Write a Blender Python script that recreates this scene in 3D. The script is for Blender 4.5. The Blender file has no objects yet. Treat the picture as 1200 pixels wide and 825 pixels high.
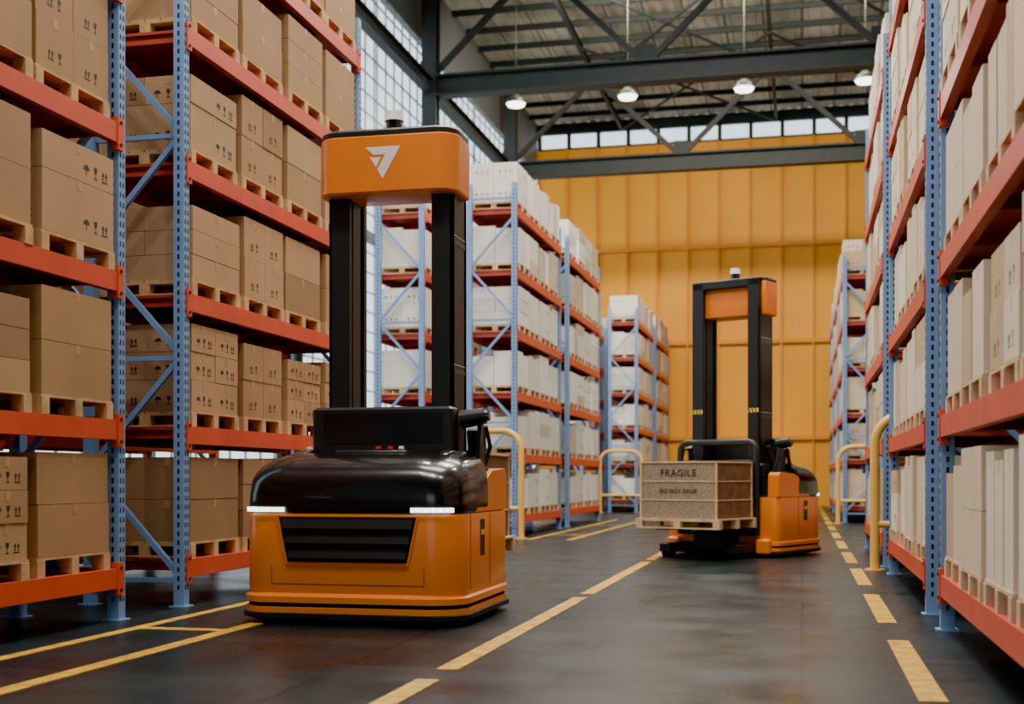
import bpy, math, random
from mathutils import Vector, Matrix
random.seed(7)
PI = math.pi
scene = bpy.context.scene

# ------------------------------------------------------------------ materials
def new_mat(name, col, rough=0.5, metal=0.0, noise=0.0, nscale=8.0, bump=0.0, bscale=40.0, coat=0.0, emit=None, estr=0.0, col2=None):
    m = bpy.data.materials.new(name); m.use_nodes = True
    nt = m.node_tree; b = nt.nodes["Principled BSDF"]
    b.inputs["Base Color"].default_value = (*col, 1)
    b.inputs["Roughness"].default_value = rough
    b.inputs["Metallic"].default_value = metal
    if coat: b.inputs["Coat Weight"].default_value = coat; b.inputs["Coat Roughness"].default_value = 0.08
    if emit:
        b.inputs["Emission Color"].default_value = (*emit, 1); b.inputs["Emission Strength"].default_value = estr
    tc = nt.nodes.new("ShaderNodeTexCoord")
    if noise > 0 or col2:
        n = nt.nodes.new("ShaderNodeTexNoise"); n.inputs["Scale"].default_value = nscale; n.inputs["Detail"].default_value = 5
        nt.links.new(tc.outputs["Object"], n.inputs["Vector"])
        r = nt.nodes.new("ShaderNodeValToRGB")
        c2 = col2 if col2 else tuple(c*(1-noise) for c in col)
        c1 = col if col2 else tuple(min(1, c*(1+noise*0.6)) for c in col)
        r.color_ramp.elements[0].position = 0.3; r.color_ramp.elements[1].position = 0.7
        r.color_ramp.elements[0].color = (*c2, 1); r.color_ramp.elements[1].color = (*c1, 1)
        nt.links.new(n.outputs["Fac"], r.inputs["Fac"]); nt.links.new(r.outputs["Color"], b.inputs["Base Color"])
    if bump > 0:
        n2 = nt.nodes.new("ShaderNodeTexNoise"); n2.inputs["Scale"].default_value = bscale; n2.inputs["Detail"].default_value = 4
        nt.links.new(tc.outputs["Object"], n2.inputs["Vector"])
        bp = nt.nodes.new("ShaderNodeBump"); bp.inputs["Strength"].default_value = bump; bp.inputs["Distance"].default_value = 0.01
        nt.links.new(n2.outputs["Fac"], bp.inputs["Height"]); nt.links.new(bp.outputs["Normal"], b.inputs["Normal"])
    return m

M_BLUE = new_mat("rack_blue_paint", (0.18, 0.32, 0.58), 0.42, noise=0.12, nscale=3)
M_HOLE = new_mat("dark_slot", (0.015, 0.02, 0.03), 0.8)
M_RED = new_mat("beam_red_paint", (0.64, 0.075, 0.03), 0.4, noise=0.12, nscale=3)
M_DECK = new_mat("deck_red", (0.40, 0.045, 0.022), 0.55, noise=0.15, nscale=3)
M_WOOD = new_mat("pallet_wood", (0.56, 0.36, 0.17), 0.8, noise=0.3, nscale=6, bump=0.3)
M_WOODL = new_mat("pallet_wood_pale", (0.64, 0.46, 0.27), 0.8, noise=0.25, nscale=6, bump=0.3)
K1 = new_mat("kraft_carton", (0.39, 0.225, 0.108), 0.75, noise=0.08, nscale=2.0)
K2 = new_mat("kraft_carton_light", (0.45, 0.27, 0.138), 0.75, noise=0.08, nscale=2.0)
K3 = new_mat("kraft_carton_dark", (0.32, 0.182, 0.086), 0.75, noise=0.08, nscale=2.0)
KT = new_mat("carton_tape", (0.45, 0.29, 0.155), 0.35)
W1 = new_mat("pale_carton", (0.66, 0.53, 0.37), 0.7, noise=0.06, nscale=2.0)
W2 = new_mat("pale_carton_light", (0.74, 0.63, 0.48), 0.7, noise=0.06, nscale=2.0)
W3 = new_mat("pale_carton_dark", (0.54, 0.38, 0.22), 0.7, noise=0.06, nscale=2.0)
G1 = new_mat("white_carton", (0.72, 0.68, 0.60), 0.7, noise=0.06, nscale=2.0)
G2 = new_mat("white_carton_light", (0.82, 0.79, 0.73), 0.7, noise=0.06, nscale=2.0)
G3 = new_mat("white_carton_dark", (0.57, 0.47, 0.35), 0.7, noise=0.06, nscale=2.0)
INK = new_mat("printed_ink", (0.045, 0.03, 0.02), 0.7)
INKP = new_mat("printed_ink_faint", (0.25, 0.18, 0.11), 0.7)
M_OR = new_mat("truck_orange_paint", (0.82, 0.215, 0.010), 0.36, noise=0.04, nscale=2, coat=0.2)
M_BK = new_mat("truck_black_gloss", (0.006, 0.006, 0.008), 0.22, coat=0.3)
M_BM = new_mat("truck_black_matte", (0.012, 0.014, 0.016), 0.42)
M_RB = new_mat("rubber", (0.012, 0.012, 0.012), 0.8)
M_STEEL = new_mat("dark_steel", (0.08, 0.09, 0.09), 0.4, metal=0.6)
M_WH = new_mat("white_print", (0.8, 0.8, 0.78), 0.5)
M_LED = new_mat("led_strip", (1, 1, 1), 0.3, emit=(0.9, 0.95, 1.0), estr=4.0)
M_REDB = new_mat("red_button", (0.6, 0.03, 0.02), 0.3)
M_YP = new_mat("guard_yellow_paint", (0.80, 0.46, 0.09), 0.4)
M_HZ = new_mat("hazard_yellow", (0.75, 0.50, 0.05), 0.5)
M_TRUSS = new_mat("truss_green_grey_steel", (0.020, 0.030, 0.030), 0.65, noise=0.2, nscale=2)
M_LAMP = new_mat("lamp_lens", (1, 1, 1), 0.3, emit=(1.0, 0.95, 0.85), estr=7.0)
M_LANE = new_mat("floor_marking_yellow", (0.56, 0.31, 0.012), 0.5, noise=0.5, nscale=9)
M_TRIM = new_mat("window_frame_grey", (0.30, 0.33, 0.34), 0.5)
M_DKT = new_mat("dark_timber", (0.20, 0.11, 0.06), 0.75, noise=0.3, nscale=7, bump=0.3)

def osb():
    m = new_mat("osb_board", (0.42, 0.30, 0.19), 0.8)
    nt = m.node_tree; b = nt.nodes["Principled BSDF"]
    tc = nt.nodes.new("ShaderNodeTexCoord"); v = nt.nodes.new("ShaderNodeTexVoronoi"); v.inputs["Scale"].default_value = 45
    mp = nt.nodes.new("ShaderNodeMapping"); mp.inputs["Scale"].default_value = (1, 1, 2.2)
    nt.links.new(tc.outputs["Object"], mp.inputs["Vector"]); nt.links.new(mp.outputs["Vector"], v.inputs["Vector"])
    r = nt.nodes.new("ShaderNodeValToRGB")
    r.color_ramp.elements[0].color = (0.19, 0.135, 0.09, 1); r.color_ramp.elements[1].color = (0.42, 0.32, 0.22, 1)
    nt.links.new(v.outputs["Color"], r.inputs["Fac"]); nt.links.new(r.outputs["Color"], b.inputs["Base Color"])
    return m
M_OSB = osb()

def floor_mat():
    m = bpy.data.materials.new("polished_asphalt_floor"); m.use_nodes = True
    nt = m.node_tree; b = nt.nodes["Principled BSDF"]; L = nt.links.new
    tc = nt.nodes.new("ShaderNodeTexCoord")
    n = nt.nodes.new("ShaderNodeTexNoise"); n.inputs["Scale"].default_value = 0.7; n.inputs["Detail"].default_value = 8; n.inputs["Roughness"].default_value = 0.6
    n2 = nt.nodes.new("ShaderNodeTexNoise"); n2.inputs["Scale"].default_value = 60; n2.inputs["Detail"].default_value = 3
    L(tc.outputs["Object"], n.inputs["Vector"]); L(tc.outputs["Object"], n2.inputs["Vector"])
    r = nt.nodes.new("ShaderNodeValToRGB"); r.color_ramp.elements[0].position = 0.3; r.color_ramp.elements[1].position = 0.72
    r.color_ramp.elements[0].color = (0.007, 0.013, 0.015, 1); r.color_ramp.elements[1].color = (0.021, 0.033, 0.036, 1)
    L(n.outputs["Fac"], r.inputs["Fac"])
    br = nt.nodes.new("ShaderNodeTexBrick"); br.offset = 0.0; br.inputs["Scale"].default_value = 1.0
    br.inputs["Brick Width"].default_value = 1.3; br.inputs["Row Height"].default_value = 1.3; br.inputs["Mortar Size"].default_value = 0.010
    br.inputs["Color1"].default_value = (1, 1, 1, 1); br.inputs["Color2"].default_value = (0.68, 0.68, 0.68, 1); br.inputs["Mortar"].default_value = (0.12, 0.12, 0.12, 1)
    L(tc.outputs["Object"], br.inputs["Vector"])
    m2 = nt.nodes.new("ShaderNodeMixRGB"); m2.blend_type = 'MULTIPLY'; m2.inputs[0].default_value = 1
    L(r.outputs["Color"], m2.inputs[1]); L(br.outputs["Color"], m2.inputs[2]); L(m2.outputs[0], b.inputs["Base Color"])
    rr = nt.nodes.new("ShaderNodeMapRange"); rr.inputs[1].default_value = 0.3; rr.inputs[2].default_value = 0.7; rr.inputs[3].default_value = 0.24; rr.inputs[4].default_value = 0.42
    n3 = nt.nodes.new("ShaderNodeTexNoise"); n3.inputs["Scale"].default_value = 1.3; n3.inputs["Detail"].default_value = 7
    L(tc.outputs["Object"], n3.inputs["Vector"])
    L(n3.outputs["Fac"], rr.inputs[0]); L(rr.outputs[0], b.inputs["Roughness"])
    b.inputs["Specular IOR Level"].default_value = 0.28
    b.inputs["Specular Tint"].default_value = (0.80, 0.97, 1.0, 1)
    bp = nt.nodes.new("ShaderNodeBump"); bp.inputs["Strength"].default_value = 0.08; bp.inputs["Distance"].default_value = 0.003
    L(n2.outputs["Fac"], bp.inputs["Height"]); L(bp.outputs["Normal"], b.inputs["Normal"])
    return m
M_FLOOR = floor_mat()
M_WALLY = new_mat("yellow_cladding", (0.97, 0.43, 0.012), 0.55, noise=0.10, nscale=0.4)
M_WALLR = new_mat("cladding_rib_shade", (0.82, 0.34, 0.010), 0.55, noise=0.10, nscale=0.4)  # darker than the panels: rib shading put into the colour
M_WALLG = new_mat("grey_cladding", (0.14, 0.16, 0.165), 0.6, noise=0.1, nscale=0.5)

def roof_mat():
    m = bpy.data.materials.new("translucent_corrugated_roof"); m.use_nodes = True
    nt = m.node_tree; b = nt.nodes["Principled BSDF"]; L = nt.links.new
    tc = nt.nodes.new("ShaderNodeTexCoord")
    n = nt.nodes.new("ShaderNodeTexNoise"); n.inputs["Scale"].default_value = 0.6; n.inputs["Detail"].default_value = 6
    L(tc.outputs["Object"], n.inputs["Vector"])
    br = nt.nodes.new("ShaderNodeTexBrick"); br.offset = 0.0; br.inputs["Scale"].default_value = 1.0
    br.inputs["Brick Width"].default_value = 1.2; br.inputs["Row Height"].default_value = 3.3; br.inputs["Mortar Size"].default_value = 0.05
    br.inputs["Color1"].default_value = (1, 1, 1, 1); br.inputs["Color2"].default_value = (0.6, 0.6, 0.6, 1); br.inputs["Mortar"].default_value = (0.3, 0.3, 0.3, 1)
    L(tc.outputs["Object"], br.inputs["Vector"])
    r = nt.nodes.new("ShaderNodeValToRGB"); r.color_ramp.elements[0].color = (0.20, 0.17, 0.115, 1); r.color_ramp.elements[1].color = (0.48, 0.42, 0.30, 1)
    r.color_ramp.elements[0].position = 0.3; r.color_ramp.elements[1].position = 0.7
    L(n.outputs["Fac"], r.inputs["Fac"])
    m2 = nt.nodes.new("ShaderNodeMixRGB"); m2.blend_type = 'MULTIPLY'; m2.inputs[0].default_value = 1
    L(r.outputs["Color"], m2.inputs[1]); L(br.outputs["Color"], m2.inputs[2])
    L(m2.outputs[0], b.inputs["Base Color"]); b.inputs["Roughness"].default_value = 0.6
    t = nt.nodes.new("ShaderNodeBsdfTranslucent"); L(m2.outputs[0], t.inputs["Color"])
    mx = nt.nodes.new("ShaderNodeMixShader"); mx.inputs[0].default_value = 0.22
    L(b.outputs[0], mx.inputs[1]); L(t.outputs[0], mx.inputs[2]); L(mx.outputs[0], nt.nodes["Material Output"].inputs["Surface"])
    return m
M_ROOF = roof_mat()

# ------------------------------------------------------------------ mesh builder
class MB:
    def __init__(s): s.v = []; s.f = []; s.m = []; s.sm = []
    def _add(s, vs, fs, m, smooth=False):
        o = len(s.v); s.v += [tuple(p) for p in vs]
        for f in fs: s.f.append(tuple(i+o for i in f)); s.m.append(m); s.sm.append(smooth)
    def box(s, x0, x1, y0, y1, z0, z1, m=0):
        s._add([(x0,y0,z0),(x1,y0,z0),(x1,y1,z0),(x0,y1,z0),(x0,y0,z1),(x1,y0,z1),(x1,y1,z1),(x0,y1,z1)],
               [(0,3,2,1),(4,5,6,7),(0,1,5,4),(1,2,6,5),(2,3,7,6),(3,0,4,7)], m)
    def bbox(s, x0, x1, y0, y1, z0, z1, c, m=0):
        r = []
        for z, i in ((z0, c), (z0+c, 0), (z1-c, 0), (z1, c)):
            a0, a1, b0, b1 = x0+i, x1-i, y0+i, y1-i
            r.append([(a0+c,b0,z),(a1-c,b0,z),(a1,b0+c,z),(a1,b1-c,z),(a1-c,b1,z),(a0+c,b1,z),(a0,b1-c,z),(a0,b0+c,z)])
        s.loft(r, m)
    def obox(s, c, size, R, m=0):
        c = Vector(c); h = [k/2 for k in size]
        vs = [c + R @ Vector((sx*h[0], sy*h[1], sz*h[2])) for sz in (-1,1) for sx, sy in ((-1,-1),(1,-1),(1,1),(-1,1))]
        s._add(vs, [(0,3,2,1),(4,5,6,7),(0,1,5,4),(1,2,6,5),(2,3,7,6),(3,0,4,7)], m)
    def strut(s, p0, p1, w, h, m=0):
        p0, p1 = Vector(p0), Vector(p1); d = p1-p0; q = d.to_track_quat('Y', 'Z').to_matrix()
        s.obox((p0+p1)/2, (w, d.length, h), q, m)
    def ibeam(s, p0, p1, w, h, t, m=0):
        p0, p1 = Vector(p0), Vector(p1); d = p1-p0; R = d.to_track_quat('Y', 'Z').to_matrix(); c = (p0+p1)/2; up = R @ Vector((0,0,1))
        s.obox(c, (t, d.length, h-2*t), R, m); s.obox(c+up*(h/2-t/2), (w, d.length, t), R, m); s.obox(c-up*(h/2-t/2), (w, d.length, t), R, m)
    def cyl(s, p0, p1, r0, r1=None, n=20, m=0, cap=True):
        r1 = r0 if r1 is None else r1
        p0, p1 = Vector(p0), Vector(p1); R = (p1-p0).to_track_quat('Z', 'Y').to_matrix()
        a = [p0 + R @ Vector((r0*math.cos(2*PI*i/n), r0*math.sin(2*PI*i/n), 0)) for i in range(n)]
        b = [p1 + R @ Vector((r1*math.cos(2*PI*i/n), r1*math.sin(2*PI*i/n), 0)) for i in range(n)]
        s._add(a+b, [(i, (i+1)%n, n+(i+1)%n, n+i) for i in range(n)], m, True)
        if cap: s._add(a, [tuple(reversed(range(n)))], m); s._add(b, [tuple(range(n))], m)
    def tube(s, pts, r, n=12, m=0):
        pts = [Vector(p) for p in pts]; rings = []
        ref = Vector((0.123, 0.95, 0.29)).normalized()
        for i, p in enumerate(pts):
            t = (pts[min(i+1, len(pts)-1)] - pts[max(i-1, 0)]).normalized()
            u = t.cross(ref).normalized(); w = t.cross(u)
            rings.append([p + u*r*math.cos(2*PI*k/n) + w*r*math.sin(2*PI*k/n) for k in range(n)])
        s.loft(rings, m, True)
    def loft(s, rings, m=0, smooth=False, caps=(True, True)):
        n = len(rings[0]); vs = [p for r in rings for p in r]; fs = []
        o = len(s.v); s.v += [tuple(p) for p in vs]
        for k in range(len(rings)-1):
            mm = m[k] if isinstance(m, list) else m
            for i in range(n):
                s.f.append(tuple(o+j for j in (k*n+i, k*n+(i+1)%n, (k+1)*n+(i+1)%n, (k+1)*n+i))); s.m.append(mm); s.sm.append(smooth)
        m0, m1 = (m[0], m[-1]) if isinstance(m, list) else (m, m)
        if caps[0]: s.f.append(tuple(o+j for j in reversed(range(n)))); s.m.append(m0); s.sm.append(False)
        if caps[1]: s.f.append(tuple(o+j for j in range((len(rings)-1)*n, len(rings)*n))); s.m.append(m1); s.sm.append(smooth)
    def poly(s, pts, m=0): s._add(pts, [tuple(range(len(pts)))], m)
    def prism(s, pts, ext, m=0):
        e = Vector(ext); a = [Vector(p) for p in pts]; b = [p+e for p in a]; n = len(a)
        s._add(a+b, [tuple(reversed(range(n))), tuple(range(n, 2*n))]+[(i, (i+1)%n, n+(i+1)%n, n+i) for i in range(n)], m)
    def mesh(s, name, mats, sharp=35):
        me = bpy.data.meshes.new(name); me.from_pydata(s.v, [], s.f)
        for mt in mats: me.materials.append(mt)
        me.polygons.foreach_set("material_index", s.m); me.polygons.foreach_set("use_smooth", s.sm)
        me.update()
        if any(s.sm): me.set_sharp_from_angle(angle=math.radians(sharp))
        return me

def obj(name, me, parent=None, loc=(0,0,0), rz=0, bevel=0):
    o = bpy.data.objects.new(name, me); scene.collection.objects.link(o)
    o.location = loc; o.rotation_euler = (0, 0, rz)
    if parent: o.parent = parent
    if bevel:
        b = o.modifiers.new("bevel", 'BEVEL'); b.width = bevel; b.segments = 2; b.limit_method = 'ANGLE'; b.angle_limit = math.radians(40)
    return o

def rrect(x0, x1, y0, y1, rf, rb, z, n=8):
    pts = []
    for (cx, cy, r, a0) in ((x1-rf, y0+rf, rf, -90), (x1-rb, y1-rb, rb, 0), (x0+rb, y1-rb, rb, 90), (x0+rf, y0+rf, rf, 180)):
        for i in range(n+1):
            a = math.radians(a0 + 90*i/n); pts.append((cx+r*math.cos(a), cy+r*math.sin(a), z(cx+r*math.cos(a), cy+r*math.sin(a)) if callable(z) else z))
    return pts

# ------------------------------------------------------------------ room
XL, XR, YB, YF, ZR = -10.6, 6.5, 50.8, -9.0, 15.6
mb = MB(); mb.box(XL-3, XR+1, YF-3, YB+0.3, -0.2, 0.0); obj("floor", mb.mesh("floor", [M_FLOOR]))

mb = MB()
mb.box(XL, XR, YB, YB+0.2, 0, 14.55)
mb.box(XL, XR, YB, YB+0.2, 15.2, ZR, 2)
x = XL
while x < XR:
    mb.box(x, x+0.08, YB-0.16, YB, 0, 14.5, 1); x += 1.22
for z in (2.6, 6.4, 10.2, 13.9): mb.box(XL, XR, YB-0.20, YB, z, z+0.16, 1)
obj("wall_back", mb.mesh("wall_back", [M_WALLY, M_WALLR, M_TRUSS]))
mb = MB(); x = XL
while x < XR: mb.box(x, x+0.16, YB+0.05, YB+0.15, 14.55, 15.2); x += 1.22
mb.box(XL, XR, YB-0.02, YB+0.18, 14.50, 14.58); mb.box(XL, XR, YB-0.02, YB+0.18, 15.16, 15.24)
obj("window_1", mb.mesh("window_1", [M_TRUSS]))

mb = MB(); mb.box(XL, -5.0, YF-0.2, YF, 0, ZR); mb.box(1.5, XR, YF-0.2, YF, 0, ZR); mb.box(-5.0, 1.5, YF-0.2, YF, 5.0, ZR)
obj("wall_front_light_block", mb.mesh("wall_front_light_block", [M_WALLG]))  # unseen wall behind the camera, added to block flat frontal light
mb = MB(); mb.box(XR, XR+0.2, YF, YB, 0, ZR)
y = YF
while y < YB: mb.box(XR-0.06, XR, y, y+0.08, 0, ZR); y += 1.5
obj("wall_right", mb.mesh("wall_right", [M_WALLG]))
mb = MB(); mb.box(XL-0.2, XL, YF, YB, 0, 0.8); mb.box(XL-0.2, XL, YF, YB, 13.6, ZR)
mb.box(XL-0.22, XL+0.02, YF, YB, 7.1, 7.3)
obj("wall_left", mb.mesh("wall_left", [M_WALLG]))
k = 0
for y0 in range(-9, 50, 10):
    mb = MB(); a, b_ = y0, min(y0+10, YB)
    y = a
    while y <= b_: mb.box(XL-0.12, XL-0.08, y-0.02, y+0.02, 0.8, 13.6); y += 0.7
    z = 0.8
    while z <= 13.6:
        mb.box(XL-0.12, XL-0.08, a, b_, z-0.018, z+0.018); z += 0.5
    k += 1; obj("window_%d" % (k+1), mb.mesh("window_left", [M_TRIM]))

# corrugated roof
mb = MB(); yy0 = YF
prof = []; x = XL-0.2
while x < XR+0.2:
    prof += [(x, ZR), (x+0.16, ZR), (x+0.20, ZR+0.06), (x+0.36, ZR+0.06)]; x += 0.40
prof.append((x, ZR))
mb.v += [(p[0], yy0, p[1]) for p in prof] + [(p[0], YB+0.2, p[1]) for p in prof]
n = len(prof)
for i in range(n-1): mb.f.append((i, i+1, n+i+1, n+i)); mb.m.append(0); mb.sm.append(False)
obj("ceiling", mb.mesh("ceiling", [M_ROOF]))
mb = MB(); yy = 1.5
while yy < YB:
    mb.ibeam((XL, yy, ZR-0.10), (XR, yy, ZR-0.10), 0.08, 0.18, 0.015); yy += 1.65
obj("trim_purlins", mb.mesh("purlins", [M_TRUSS]))

def truss():
    t = MB(); z0, z1 = 12.05, 15.2
    t.ibeam((XL+0.3, 0, z0), (XR-0.2, 0, z0), 0.42, 0.60, 0.06)
    t.ibeam((XL+0.3, 0, z1), (XR-0.2, 0, z1), 0.26, 0.26, 0.03)
    span = 3.05; x = -10.2; i = 0
    while x + span <= XR+0.2:
        a = (x, 0, z0+0.2 if i % 2 == 0 else z1); b = (x+span, 0, z1 if i % 2 == 0 else z0+0.2)
        t.strut(a, b, 0.14, 0.16)
        t.box(x-0.25, x+0.25, -0.03, 0.03, (z0+0.25 if i % 2 == 0 else z1-0.45), (z0+0.75 if i % 2 == 0 else z1))
        x += span; i += 1
    for cx in (XL+0.45, XR-0.35):
        t.ibeam((cx, 0.0, 0), (cx, 0.001, 15.3), 0.42, 0.40, 0.05)
    return t.mesh("roof_truss", [M_TRUSS])
tm = truss()
for y in (4, 14, 24, 34, 44): obj("roof_truss", tm, loc=(0, y, 0))
mb = MB()
for xx in (-7.1, -1.0, 5.0):
    mb.ibeam((xx, 1, 15.25), (xx, YB, 15.25), 0.12, 0.22, 0.02)
for yy in (34, 44, 50.5):
    for xx, s_ in ((-7.1, 1), (-1.0, -1), (-1.0, 1)):
        mb.strut((xx, yy-10, 15.1), (xx+6.1*s_, yy, 15.1), 0.07, 0.07)
obj("trim_braces", mb.mesh("braces", [M_TRUSS]))
mb = MB(); mb.ibeam((XL+0.45, YF, 12.05), (XL+0.45, YB, 12.05), 0.25, 0.4, 0.04); obj("trim_eaves_beam", mb.mesh("eaves_beam", [M_TRUSS]))

lm = MB(); lm.cyl((0,0,0.0),(0,0,0.10),0.30,0.27,24,0); lm.cyl((0,0,0.10),(0,0,0.26),0.25,0.09,24,0); lm.cyl((0,0,0.26),(0,0,3.3),0.012,None,6,0)
lm.cyl((0,0,-0.075),(0,0,0.0),0.24,0.28,24,1)
lme = lm.mesh("high_bay_lamp", [M_STEEL, M_LAMP])
for yy in (6, 16, 26, 36.2):
    for xx in (-8.2, -4.9, -1.6, 1.7):
        o = obj("high_bay_lamp", lme, loc=(xx, yy, 12.1))
        ld = bpy.data.lights.new("high_bay_light", 'AREA'); ld.shape = 'DISK'; ld.size = 0.46; ld.energy = 300; ld.color = (1.0, 0.91, 0.78)
        lo = bpy.data.objects.new("light", ld); scene.collection.objects.link(lo); lo.parent = o; lo.location = (0, 0, -0.085)

# ------------------------------------------------------------------ racks
RL, RD, RH = 4.43, 0.95, 6.55
LV = [0.33+1.14*k for k in range(6)]
def rack_mesh():
    r = MB()
    for y0 in (0, RL-0.1):
        for xa, xb in ((-0.095, 0), (-RD, -RD+0.095)):
            r.box(xa, xb, y0, y0+0.1, 0.012, RH, 0)
            r.box(xa-0.03, xb+0.03, y0-0.03, y0+0.13, 0, 0.012, 0)
        z = 0.15
        while z < RH-0.1:
            for yy in (y0+0.028, y0+0.072):
                r.poly([(0.002, yy-0.010, z), (0.002, yy+0.010, z), (0.002, yy+0.007, z+0.04), (0.002, yy-0.007, z+0.04)], 1)
            for ff, sg in ((y0-0.002, 1), (y0+0.102, -1)):
                r.poly([(-0.058, ff, z), (-0.038, ff, z), (-0.038, ff, z+0.04), (-0.058, ff, z+0.04)], 1)
            z += 0.076
        ym = y0+0.05; z = 0.25; i = 0
        while z+0.93 < RH:
            a, b = (-0.05, -RD+0.05) if i % 2 == 0 else (-RD+0.05, -0.05)
            r.strut((a, ym, z), (b, ym, z+0.93), 0.045, 0.045, 0)
            if i % 2 == 0: r.box(-RD+0.05, -0.05, ym-0.02, ym+0.02, z-0.045, z-0.005, 0)
            z += 0.95; i += 1
        r.box(-RD+0.05, -0.05, ym-0.02, ym+0.02, RH-0.3, RH-0.26, 0)
    for z in LV:
        for xa, xb in ((-0.058, 0.006), (-RD-0.006, -RD+0.058)):
            r.box(xa, xb, 0.1, RL-0.1, z-0.075, z+0.075, 2)
            r.box(xa, xb, 0.1, RL-0.1, z-0.079, z-0.075, 3)
        for y0, s_ in ((0.0, 1), (RL, -1)):
            ya, yb = sorted((y0+0.045*s_, y0+0.125*s_))
            r.box(-0.05, 0.014, ya, yb, z-0.13, z+0.12, 2)
            for zz in (z-0.09, z+0.08): r.cyl((0.014, (ya+yb)/2, zz), (0.022, (ya+yb)/2, zz), 0.014, None, 8, 1)
            r.box(-RD-0.012, -RD+0.05, ya, yb, z-0.13, z+0.12, 2)
        r.box(-RD+0.05, -0.05, 0.12, RL-0.12, z+0.045, z+0.07, 3)
        for yy in (0.14, 1.1, 2.2, 3.3, RL-0.18): r.box(-RD+0.05, -0.05, yy, yy+0.04, z-0.03, z+0.045, 3)
    return r.mesh("pallet_rack", [M_BLUE, M_HOLE, M_RED, M_DECK])
rm = rack_mesh()

def icon(mbx, F, u, v, s, kind):
    P = lambda pts, m=5: mbx.poly([F(u+a*s, v+b*s) for a, b in pts], m)
    if kind == 0:
        for c in (0.27, 0.73):
            P([(c-0.2, 0.55), (c+0.2, 0.55), (c, 0.92)]); P([(c-0.07, 0.2), (c+0.07, 0.2), (c+0.07, 0.55), (c-0.07, 0.55)])
        P([(0.05, 0.02), (0.95, 0.02), (0.95, 0.12), (0.05, 0.12)])
    elif kind == 1:
        P([(0.25, 0.95), (0.75, 0.95), (0.68, 0.55), (0.5, 0.42), (0.32, 0.55)]); P([(0.46, 0.1), (0.54, 0.1), (0.54, 0.45), (0.46, 0.45)]); P([(0.28, 0.02), (0.72, 0.02), (0.72, 0.12), (0.28, 0.12)])
    else:
        P([(0.5+0.42*math.cos(a), 0.5+0.4*math.sin(a)) for a in [PI*i/8 for i in range(9)]]); P([(0.46, 0.05), (0.54, 0.05), (0.54, 0.5), (0.46, 0.5)])

def carton(mbx, x0, x1, y0, y1, z0, z1, m, icons, rng):
    mbx.box(x0, x1, y0, y1, z0, z1, m)
    e = 0.0015
    faces = [(lambda u, v: (x1+e, y0+u, z0+v), y1-y0), (lambda u, v: (x0+u, y0-e, z0+v), x1-x0), (lambda u, v: (x1-u, y1+e, z0+v), x1-x0)]
    h = z1-z0
    for F, w in faces:
        t = 0.025
        mbx.poly([F(w/2-t, h-0.07), F(w/2+t, h-0.07), F(w/2+t, h), F(w/2-t, h)], 4)
        if icons:
            s = min(0.095, w*0.18)
            for i in range(2 if icons == 1 else 3):
                icon(mbx, F, w*0.5+(i-0.5)*s*1.35-s/2 if icons == 1 else w-0.05-s*(i+1)*1.3, h*0.2, s, i)

def pallet(mbx, x0, x1, y0, y1, z, m=0):
    for yy in (y0, (y0+y1)/2-0.045, y1-0.09):
        for xx in (x0, (x0+x1)/2-0.05, x1-0.1): mbx.box(xx, xx+0.1, yy, yy+0.09, z+0.018, z+0.10, m)
        mbx.box(x0, x1, yy, yy+0.09, z, z+0.018, m)
    nb = 6; w = (x1-x0)/nb
    for i in range(nb): mbx.box(x0+i*w+0.006, x0+(i+1)*w-0.006, y0, y1, z+0.118, z+0.138, m)
    for yy in (y0, (y0+y1)/2-0.045, y1-0.09): mbx.box(x0, x1, yy, yy+0.09, z+0.10, z+0.118, m)

def loads_mesh(seed, mats, kinds):
    rng = random.Random(seed); c = MB()
    for z in LV:
        zt = z+0.0755
        n = 4; pitch = (RL-0.26)/n
        for i in range(n):
            w = pitch-0.10+rng.uniform(-0.03, 0.03); y0 = 0.14+i*pitch+(pitch-w)/2+rng.uniform(-0.02, 0.02); y1 = y0+w
            xa, xb = -RD+0.02, -0.005+rng.uniform(-0.03, 0.02)
            pallet(c, xa, xb, y0, y1, zt, 0)
            zb = zt+0.139
            kind = rng.choice(kinds)
            H = rng.choice([0.64, 0.70, 0.74, 0.76]) if z < 6 else 0.72
            ins = 0.01
            full = [(y0+ins, y1-ins)]; two = [(y0+ins, (y0+y1)/2-0.002), ((y0+y1)/2+0.002, y1-ins)]
            if kind == 0: hs = [0.5, 0.5]; cols = full; ic = 0
            elif kind == 1: hs = [0.5, 0.5]; cols = two; ic = 1
            elif kind == 2: hs = [0.36, 0.32, 0.32]; cols = two; ic = 2
            elif kind == 3: hs = [0.34, 0.33, 0.33]; cols = full; ic = 0
            elif kind == 4: hs = [1.0]; cols = two; ic = 0
            elif kind == 5:
                hs = [1.0]; ic = 0; a = y0+ins; q = (y1-y0-2*ins)/3
                cols = [(a+q*j+0.012, a+q*(j+1)-0.012) for j in range(3)]
            elif kind == 6: hs = [0.62, 0.38]; cols = full; ic = 3
            zz = zb; base = rng.choice([1, 1, 2, 3])
            xm = (xa+xb)/2
            for h in hs:
                for a, b in cols:
                    for p, q in ((xa+ins, xm-0.002), (xm+0.002, xb-ins)):
                        j = lambda: rng.uniform(-0.005, 0.005)
                        dh = rng.choice([0, 0, 0.05, 0.09]) if kind in (4, 5) else 0
                        carton(c, p+j()*0.3, q+j(), a+abs(j())*0.5, b-abs(j())*0.5, zz+0.001, zz+h*H-0.003-dh, base if rng.random() < 0.7 else rng.choice([1, 2, 3]), ic, rng)
                zz += h*H
    return c.mesh("palletized_cartons", mats)
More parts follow.
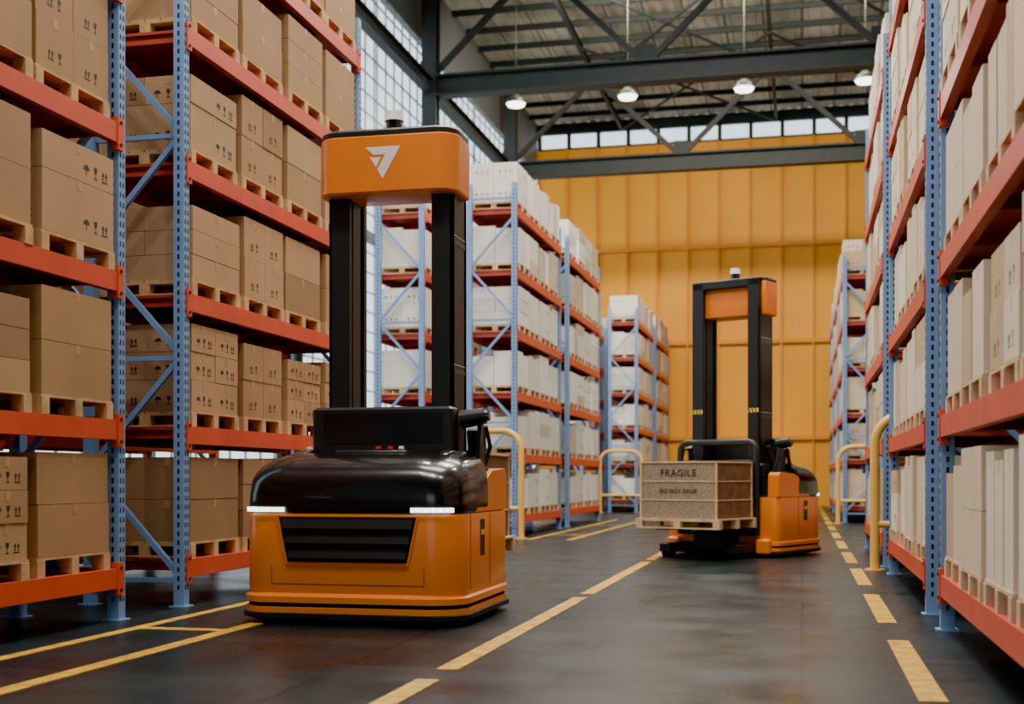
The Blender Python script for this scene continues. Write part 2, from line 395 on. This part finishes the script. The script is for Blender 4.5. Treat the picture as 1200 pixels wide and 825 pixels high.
KR = [M_WOOD, K1, K2, K3, KT, INK]; PL = [M_WOODL, W1, W2, W3, W1, INKP]; GR = [M_WOODL, G1, G2, G3, G1, INKP]
lk = [loads_mesh(s, KR, [0, 0, 3, 6, 1, 1, 2, 4]) for s in (1, 2, 3)]
lp = [loads_mesh(s, PL, [4, 4, 5, 5, 0, 1, 6]) for s in (4, 5, 6)]
lg = [loads_mesh(s, GR, [4, 0, 3, 5, 6]) for s in (7, 8)]
def rack(x, y, loads, flip=False):
    loc = (x, y+RL if flip else y, 0); rz = PI if flip else 0
    obj("pallet_rack", rm, loc=loc, rz=rz); obj("palletized_cartons", loads, loc=loc, rz=rz)
XA = -5.12
rack(XA, 4.45, lk[0]); rack(XA, 9.83, lk[1])
rack(-7.9, 4.45, lk[2], True); rack(-7.9, 9.83, lk[0], True)
rack(XA, 22.65, lg[0]); rack(XA, 28.0, lg[1]); rack(XA, 40.2, lg[0]); rack(XA, 45.4, lg[1])
for y, l in ((22.65, lg[1]), (28.0, lg[0]), (40.2, lg[1]), (45.4, lg[0])): rack(-7.85, y, l, True)
XRK = 0.97
for i, y in enumerate((5.2, 10.62, 16.1, 32.0, 37.3, 42.6)): rack(XRK, y, lp[i % 3], True)
for i, y in enumerate((5.2, 10.62, 16.1, 32.0, 37.3)): rack(XRK+2.9, y, lp[(i+1) % 3])

# ------------------------------------------------------------------ floor markings
mb = MB(); zt = 0.004
def lane(x0, x1, y0, y1): mb.box(x0, x1, y0, y1, 0.0, zt, 0)
for a, b in ((2.0, 6.6), (6.97, 11.45), (11.8, 16.5), (16.9, 21.5), (21.9, 26.5), (26.9, 31.5), (31.9, 36.5), (36.9, 41.5), (41.9, 46.5)): lane(-2.05, -1.92, a, b)
y = 3.05
while y < 48: lane(0.56, 0.70, y, y+2.4); y += 3.45
lane(-4.08, -3.96, 0, 15.0); lane(-4.80, -4.70, 0, 15.0); lane(-4.08, -3.96, 22, 33); lane(-4.80, -4.70, 22, 33); lane(-4.08, -3.96, 39.5, 50); lane(-4.80, -4.70, 39.5, 50)
for yy in (8.35, 3.0, 13.5, 24.0, 29): lane(-4.70, -4.08, yy, yy+0.12)
obj("floor_marking", mb.mesh("floor_marking", [M_LANE]))

def guard(x0, x1, y, h=1.95, name="guard_rail_hoop"):
    g = MB(); r = 0.35; pts = [(x0, 0, 0.01), (x0, 0, h*0.4), (x0, 0, h-r)]
    for i in range(1, 9): a = PI-PI/2*i/8; pts.append((x0+r+r*math.cos(a), 0, h-r+r*math.sin(a)))
    for i in range(0, 9): a = PI/2-PI/2*i/8; pts.append((x1-r+r*math.cos(a), 0, h-r+r*math.sin(a)))
    pts += [(x1, 0, h*0.4), (x1, 0, 0.01)]
    g.tube(pts, 0.055, 16, 0)
    for xx in (x0, x1): g.cyl((xx, 0, 0), (xx, 0, 0.02), 0.12, None, 16, 0)
    g.cyl((x0, 0, 0.55), (x1, 0, 0.55), 0.04, None, 12, 0)
    obj(name, g.mesh("guard_hoop", [M_YP]), loc=(0, y, 0))
guard(-6.25, -4.92, 22.15); guard(-6.25, -4.92, 39.7)
guard(0.84, 2.1, 15.58, 1.85); guard(0.84, 2.1, 31.3, 1.85)

# ------------------------------------------------------------------ wooden crate
def crate(parent, loc, w=1.16, d=1.0, h=0.76):
    c = MB(); t = 0.02
    c.box(-w/2+t, w/2-t, t, d-t, 0.14+0.01, 0.14+h-0.01, 0)
    def slat(z0, z1, m, k=0.0):
        c.box(-w/2+k, w/2-k, 0+k, t+k, z0, z1, m); c.box(-w/2+k, w/2-k, d-t-k, d-k, z0, z1, m)
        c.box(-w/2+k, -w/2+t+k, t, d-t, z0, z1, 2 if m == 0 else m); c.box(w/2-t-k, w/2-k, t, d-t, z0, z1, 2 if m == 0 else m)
    z = 0.14
    for a, b in ((0.0, 0.235), (0.252, 0.487), (0.504, 0.74)): slat(z+a, z+b, 0, 0.004)
    for a in (0.235, 0.487): slat(z+a, z+a+0.017, 1, -0.004)
    c.box(-w/2-0.01, w/2+0.01, -0.01, d+0.01, 0.14+h-0.02, 0.14+h, 1)
    for sx in (-1, 1):
        for yy in (-0.012, d-0.0): c.box(sx*w/2-0.02 if sx > 0 else sx*w/2-0.012, sx*w/2+0.012 if sx > 0 else sx*w/2+0.02, yy, yy+0.012, 0.14, 0.14+h-0.025, 1)
    pallet(c, -w/2-0.06, w/2+0.06, -0.04, d+0.04, 0, 1)
    o = obj("wooden_crate", c.mesh("wooden_crate", [M_OSB, M_WOODL, M_DKT]), loc=loc[0], rz=loc[1], bevel=0.003)
    for txt, zz, sz in (("FRAGILE", 0.14+0.565, 0.135), ("DO NOT DROP", 0.14+0.34, 0.075)):
        for yy, rz in ((d+0.0015, PI), (-0.0015, 0)):
            cu = bpy.data.curves.new("stencil", 'FONT'); cu.body = txt; cu.size = sz; cu.align_x = 'CENTER'; cu.extrude = 0.0005; cu.space_character = 1.12; cu.offset = 0.002
            to = bpy.data.objects.new("stencil_text", cu); scene.collection.objects.link(to); to.parent = o
            to.location = (0, yy, zz); to.rotation_euler = (PI/2, 0, rz); cu.materials.append(INK)
    return o

# ------------------------------------------------------------------ forklift
def forklift(loc, rz, arms):
    E = bpy.data.objects.new("automated_forklift", None); scene.collection.objects.link(E); E.location = loc; E.rotation_euler = (0, 0, rz)
    MT = [M_OR, M_BK, M_BM, M_RB, M_STEEL, M_WH, M_LED, M_REDB, M_HZ]
    HW, Y0, Y1 = 0.875, -1.15, 0.38
    BO = (-0.025, 0, 0)
    b = MB()
    rr = lambda k, z, rf=0.28: rrect(-HW-0.03+k, HW+0.03-k, Y0-0.05+k, Y1+0.02-k, rf, 0.12, z)
    b.loft([rr(0.05, 0.03), rr(0.0, 0.05), rr(0.0, 0.085), rr(0.015, 0.09), rr(0.015, 0.13), rr(0.03, 0.135), rr(0.03, 0.16), rr(0.012, 0.165), rr(0.012, 0.21), rr(0.05, 0.235)],
           [3, 3, 3, 0, 0, 3, 3, 0, 0], True)
    obj("skirt", b.mesh("skirt", MT, 30), E, BO)
    b = MB(); q = lambda k, z, rf=0.26: rrect(-HW+k, HW-k, Y0+k, Y1-k, rf, 0.10, z)
    b.loft([q(0.012, 0.20), q(0.0, 0.26), q(0.0, 0.80), q(0.006, 0.83)], 0, True)
    b.loft([q(0.012, 0.83), q(0.02, 0.855)], 2, True)
    for s in (-1, 1):
        pr = [(-0.66, 0.84), (-0.42, 1.02), (-0.26, 1.12), (-0.14, 1.16), (0.30, 1.18), (0.355, 1.14), (0.365, 0.84)]
        xs = s*(HW-0.006); b.prism([(xs, y, z) for y, z in pr], (-s*0.16, 0, 0), 0)
    b.box(-0.7, 0.7, -0.3, 0.34, 0.84, 1.10, 2)
    for s in (-1, 1):
        xs = s*(HW+0.001)
        b.box(min(xs, xs+s*0.004), max(xs, xs+s*0.004), -0.56, -0.44, 0.50, 0.78, 2)
        b.box(min(xs, xs+s*0.006), max(xs, xs+s*0.006), -0.55, -0.45, 0.66, 0.70, 8)
        b.box(min(xs, xs+s*0.002), max(xs, xs+s*0.002), -0.262, -0.256, 0.26, 0.83, 3)
        b.box(min(xs, xs+s*0.002), max(xs, xs+s*0.002), -0.86, -0.855, 0.26, 0.83, 3)
    yf = Y0
    b.prism([(-0.54, yf-0.004, 0.81), (-0.47, yf-0.004, 0.47), (0.47, yf-0.004, 0.47), (0.54, yf-0.004, 0.81)], (0, 0.01, 0), 3)
    for i, z in enumerate((0.49, 0.60, 0.71)):
        hw = 0.47+0.07*(z-0.47)/0.33
        b.obox((0, yf-0.008, z+0.045), (2*hw-0.02, 0.075, 0.014), Matrix.Rotation(math.radians(72), 3, 'X'), 2)
    for s in (-1, 1): b.strut((s*0.553, yf-0.004, 0.82), (s*0.475, yf-0.004, 0.455), 0.016, 0.014, 0)
    b.box(-0.48, 0.48, yf-0.010, yf, 0.448, 0.462, 0)
    b.box(-0.60, 0.60, yf-0.0015, yf, 0.30, 0.305, 3)
    for s in (-1, 1): b.box(s*0.60-0.002, s*0.60+0.002, yf-0.001, yf, 0.30, 0.44, 3)
    obj("body", b.mesh("body", MT, 30), E, BO)
    b = MB()
    ring = rrect(-HW-0.004, HW+0.004, Y0-0.004, Y1, 0.26, 0.1, 0)
    for s in (-1, 1):
        if s > 0: pts = [(0.50, Y0-0.004, 0)] + ring[0:5]
        else: pts = [(-0.50, Y0-0.004, 0)] + [ring[-1-i] for i in range(0, 6)]
        for i in range(len(pts)-1):
            p, r_ = pts[i], pts[i+1]
            b.strut((p[0], p[1], 0.862), (r_[0], r_[1], 0.862), 0.03, 0.034, 6)
    obj("headlight_strips", b.mesh("headlight_strips", MT), E, BO)
    b = MB(); R = []
    for ix, iy, z, rf in ((0.01, 0.01, 0.855, 0.25), (0.0, 0.0, 0.90, 0.26), (0.0, 0.004, 0.98, 0.27), (0.008, 0.016, 1.06, 0.28), (0.028, 0.045, 1.125, 0.30), (0.065, 0.10, 1.18, 0.31), (0.125, 0.18, 1.22, 0.30), (0.20, 0.29, 1.245, 0.28), (0.30, 0.42, 1.255, 0.22)):
        R.append(rrect(-HW+ix, HW-ix, Y0+iy, -0.28, rf, 0.03, (lambda zz: (lambda x, y: zz + 0.07*max(0, (y-Y0)/0.9)*(1 if zz > 1.0 else 0)))(z)))
    b.loft(R, 1, True)
    for s in (-1, 1):
        rg = []
        for t in range(11):
            u = t/10; y = -1.03+0.73*u; wdt = 0.04+0.07*math.sin(PI*u*0.7)
            zc = 1.105+0.185*math.sin(PI*0.5*min(1, u*1.15)); cx = s*(0.60-0.06*u)
            rg.append([(cx+wdt*math.cos(a), y, zc+(0.045*math.sin(PI*min(1, u*1.2+0.08)/1.3)+0.01)*math.sin(a)) for a in [2*PI*k/16 for k in range(16)]])
        b.loft(rg, 1, True)
    b.bbox(-0.30, 0.30, -0.62, -0.38, 1.26, 1.32, 0.012, 2)
    obj("hood", b.mesh("hood", MT, 50), E, BO)
    b = MB()
    for xx, mm in ((0.0, 7), (0.10, 7), (0.19, 5), (-0.58, 5)):
        b.cyl((xx, -0.50, 1.29), (xx, -0.50, 1.33), 0.02, None, 14, 2); b.cyl((xx, -0.50, 1.33), (xx, -0.50, 1.352), 0.025, 0.020, 14, mm)
    obj("buttons", b.mesh("buttons", MT), E)
    b = MB(); b.bbox(-0.60, 0.58, -0.40, -0.20, 1.1, 1.67, 0.02, 2)
    b.box(-0.50, 0.50, -0.404, -0.40, 1.38, 1.62, 1)
    for i in range(5): b.box(0.32, 0.46, -0.407, -0.404, 1.42+i*0.03, 1.425+i*0.03, 3)
    b.bbox(-0.64, 0.64, -0.24, 0.30, 1.1, 1.30, 0.02, 2)
    obj("control_box", b.mesh("control_box", MT), E)
    b = MB()
    for s in (-1, 1):
        def bx(xa, xb, y0, y1, z0, z1, m=2, c=0.008):
            a, d = sorted((s*xa, s*xb)); b.bbox(a, d, y0, y1, z0, z1, c, m)
        bx(0.50, 0.53, -0.21, 0.22, 0.3, 3.5)
        bx(0.35, 0.53, -0.21, -0.15, 0.3, 3.5)
        bx(0.35, 0.53, 0.14, 0.22, 0.3, 3.90)
        bx(0.38, 0.49, -0.13, 0.12, 0.3, 3.5, 4)
        bx(0.36, 0.39, -0.10, 0.09, 0.3, 3.45, 2)
        b.cyl((s*0.30, 0.0, 1.1), (s*0.30, 0.0, 1.25), 0.035, None, 16, 4)
        bx(0.36, 0.52, 0.221, 0.224, 2.02, 2.08, 8, 0.001)
        for i in range(3):
            x_ = s*(0.44)+0.05*(i-1.2); b.poly([(x_, 0.2255, 2.02), (x_+0.02, 0.2255, 2.02), (x_+0.04, 0.2255, 2.08), (x_+0.02, 0.2255, 2.08)], 3)
        for zz in (1.95, 3.0):
            a, d = sorted((s*0.53, s*0.533)); b.box(a, d, -0.17, 0.17, zz, zz+0.04, 4)
            b.box(a, d, -0.17, 0.17, zz+0.07, zz+0.075, 5)
    b.bbox(-0.53, 0.53, 0.10, 0.22, 3.80, 3.92, 0.01, 2)
    b.bbox(-0.53, 0.53, 0.0, 0.16, 1.1, 1.22, 0.01, 2)
    obj("mast", b.mesh("mast", MT), E)
    b = MB(); cq = lambda k, z: rrect(-0.595+k, 0.585-k, -0.34+k, 0.13-k*0.5, 0.16, 0.02, z)
    b.loft([cq(0.03, 3.40), cq(0.01, 3.405), cq(0.0, 3.42), cq(0.0, 3.86), cq(0.012, 3.875)], 0, True)
    b.loft([cq(0.006, 3.875), cq(0.006, 3.91), cq(0.03, 3.93)], 2, True)
    yy = -0.3425; T = lambda pts: b.poly([(x-0.02, yy, 3.655+z) for x, z in pts], 5)
    T([(-0.15, 0.12), (0.15, 0.12), (0.112, 0.055), (-0.075, 0.055)])
    T([(0.112, 0.055), (0.0, -0.14), (-0.045, -0.062), (0.022, 0.055)])
    T([(-0.115, 0.045), (-0.085, 0.035), (-0.015, 0.035), (-0.055, -0.045)])
    obj("mast_head", b.mesh("mast_head", MT, 30), E)
    b = MB(); b.cyl((0, -0.1, 3.93), (0, -0.1, 3.97), 0.095, None, 20, 2); b.cyl((0, -0.1, 3.97), (0, -0.1, 4.04), 0.065, None, 20, 1); b.cyl((0, -0.1, 4.04), (0, -0.1, 4.12), 0.08, 0.065, 20, 5)
    obj("lidar_sensor", b.mesh("lidar_sensor", MT), E)
    b = MB()
    for s in arms:
        b.strut((s*0.70, -0.05, 1.15), (s*0.70, -0.16, 1.50), 0.10, 0.13, 2)
        b.strut((s*0.66, -0.02, 1.20), (s*0.62, 0.12, 1.55), 0.06, 0.08, 2)
        b.cyl((s*0.60, -0.20, 1.57), (s*0.80, -0.20, 1.60), 0.075, 0.065, 18, 2); b.cyl((s*0.80, -0.20, 1.60), (s*0.83, -0.20, 1.605), 0.05, 0.045, 18, 1)
        b.strut((s*0.76, -0.30, 1.20), (s*0.76, -0.20, 1.52), 0.035, 0.06, 1)
        b.cyl((s*0.70, -0.12, 1.13), (s*0.70, -0.12, 1.2), 0.12, 0.09, 18, 2)
        b.tube([(s*0.64, -0.05, 1.50), (s*0.74, 0.06, 1.52), (s*0.76, 0.12, 1.36), (s*0.70, 0.14, 1.16)], 0.018, 8, 3)
    obj("control_arms", b.mesh("control_arms", MT), E)
    b = MB(); y = 0.44; hw = 0.60; r = 0.12; h = 1.60
    pts = [(-hw, y, 0.30), (-hw, y, 0.9), (-hw, y, h-r)] + [(-hw+r-r*math.cos(PI/2*i/6), y, h-r+r*math.sin(PI/2*i/6)) for i in range(1, 7)]
    pts += [(hw-r+r*math.sin(PI/2*i/6), y, h-r+r*math.cos(PI/2*i/6)) for i in range(0, 7)] + [(hw, y, 0.9), (hw, y, 0.30)]
    b.tube(pts, 0.045, 12, 2)
    b.bbox(-0.60, 0.60, 0.38, 0.46, 0.30, 0.42, 0.01, 2); b.bbox(-0.60, 0.60, 0.38, 0.46, 1.25, 1.35, 0.01, 2)
    for xx in (-0.3, 0.0, 0.3): b.box(xx-0.02, xx+0.02, 0.42, 0.45, 0.4, 1.30, 2)
    for s in (-1, 1):
        b.box(s*0.27-0.06, s*0.27+0.06, 0.45, 0.50, 0.37, 0.85, 4)
        b.prism([(s*0.27-0.06, 0.45, 0.37), (s*0.27-0.06, 0.45, 0.415), (s*0.27-0.06, 1.60, 0.415), (s*0.27-0.06, 1.60, 0.40)], (0.12, 0, 0), 4)
        b.bbox(s*0.5-0.10, s*0.5+0.10, 0.30, 1.05, 0.06, 0.20, 0.02, 2)
        b.cyl((s*0.5-0.07, 0.95, 0.08), (s*0.5+0.07, 0.95, 0.08), 0.08, None, 20, 3)
        b.bbox(s*0.70-0.10, s*0.70+0.10, 0.30, 0.50, 0.04, 0.26, 0.03, 0)
        b.cyl((s*0.62-0.05, 0.10, 0.09), (s*0.62+0.05, 0.10, 0.09), 0.09, None, 20, 3)
        b.cyl((s*0.5-0.05, -0.7, 0.09), (s*0.5+0.05, -0.7, 0.09), 0.09, None, 20, 3)
    b.bbox(-0.30, 0.30, 0.34, 0.62, 0.10, 0.36, 0.02, 2)
    obj("carriage_and_forks", b.mesh("carriage_and_forks", MT), E)
    return E

def place(loc, rz, arms):
    f = forklift(loc, rz, arms)
    R = Matrix.Rotation(rz, 3, 'Z'); p = Vector(loc) + R @ Vector((0, 0.56, 0.418))
    crate(f, (p, rz))
place((-3.28, 10.04, 0), 0, (1,))
place((-0.98, 18.4, 0), math.radians(155.8), (-1, 1))

# ------------------------------------------------------------------ light & world
w = bpy.data.worlds.new("overcast_sky"); scene.world = w; w.use_nodes = True
bg = w.node_tree.nodes["Background"]; bg.inputs[0].default_value = (0.83, 0.93, 1.0, 1); bg.inputs[1].default_value = 2.4
def area(name, loc, rot, sx, sy, e, col):
    l = bpy.data.lights.new(name, 'AREA'); l.shape = 'RECTANGLE'; l.size = sx; l.size_y = sy; l.energy = e; l.color = col
    o = bpy.data.objects.new(name, l); scene.collection.objects.link(o); o.location = loc; o.rotation_euler = rot; return o
for yy in (4, 12, 19, 26.5): area("overhead_fill", (-2.5, yy, 14.8), (0, 0, 0), 6, 3, 1600, (1.0, 0.93, 0.83))  # added overhead fill, out of frame; the roof has no skylights here
area("wall_wash_fill", (-2.5, 35.7, 14.8), (math.radians(40), 0, 0), 10, 1.0, 2100, (1.0, 0.88, 0.68))  # added out-of-frame light to brighten the back wall, no real fixture

# ------------------------------------------------------------------ camera
cd = bpy.data.cameras.new("camera"); cam = bpy.data.objects.new("camera", cd); scene.collection.objects.link(cam)
cd.lens = 44.4; cd.sensor_width = 36; cd.shift_y = 0.123
cam.location = (0, 0, 1.1); cam.rotation_euler = (PI/2, 0, math.radians(12.94)); scene.camera = cam
cd.dof.use_dof = True; cd.dof.focus_distance = 10.2; cd.dof.aperture_fstop = 1.6
scene.view_settings.view_transform = 'AgX'
scene.view_settings.exposure = 0.36
try: scene.view_settings.look = 'AgX - Punchy'
except Exception as e: print(e)
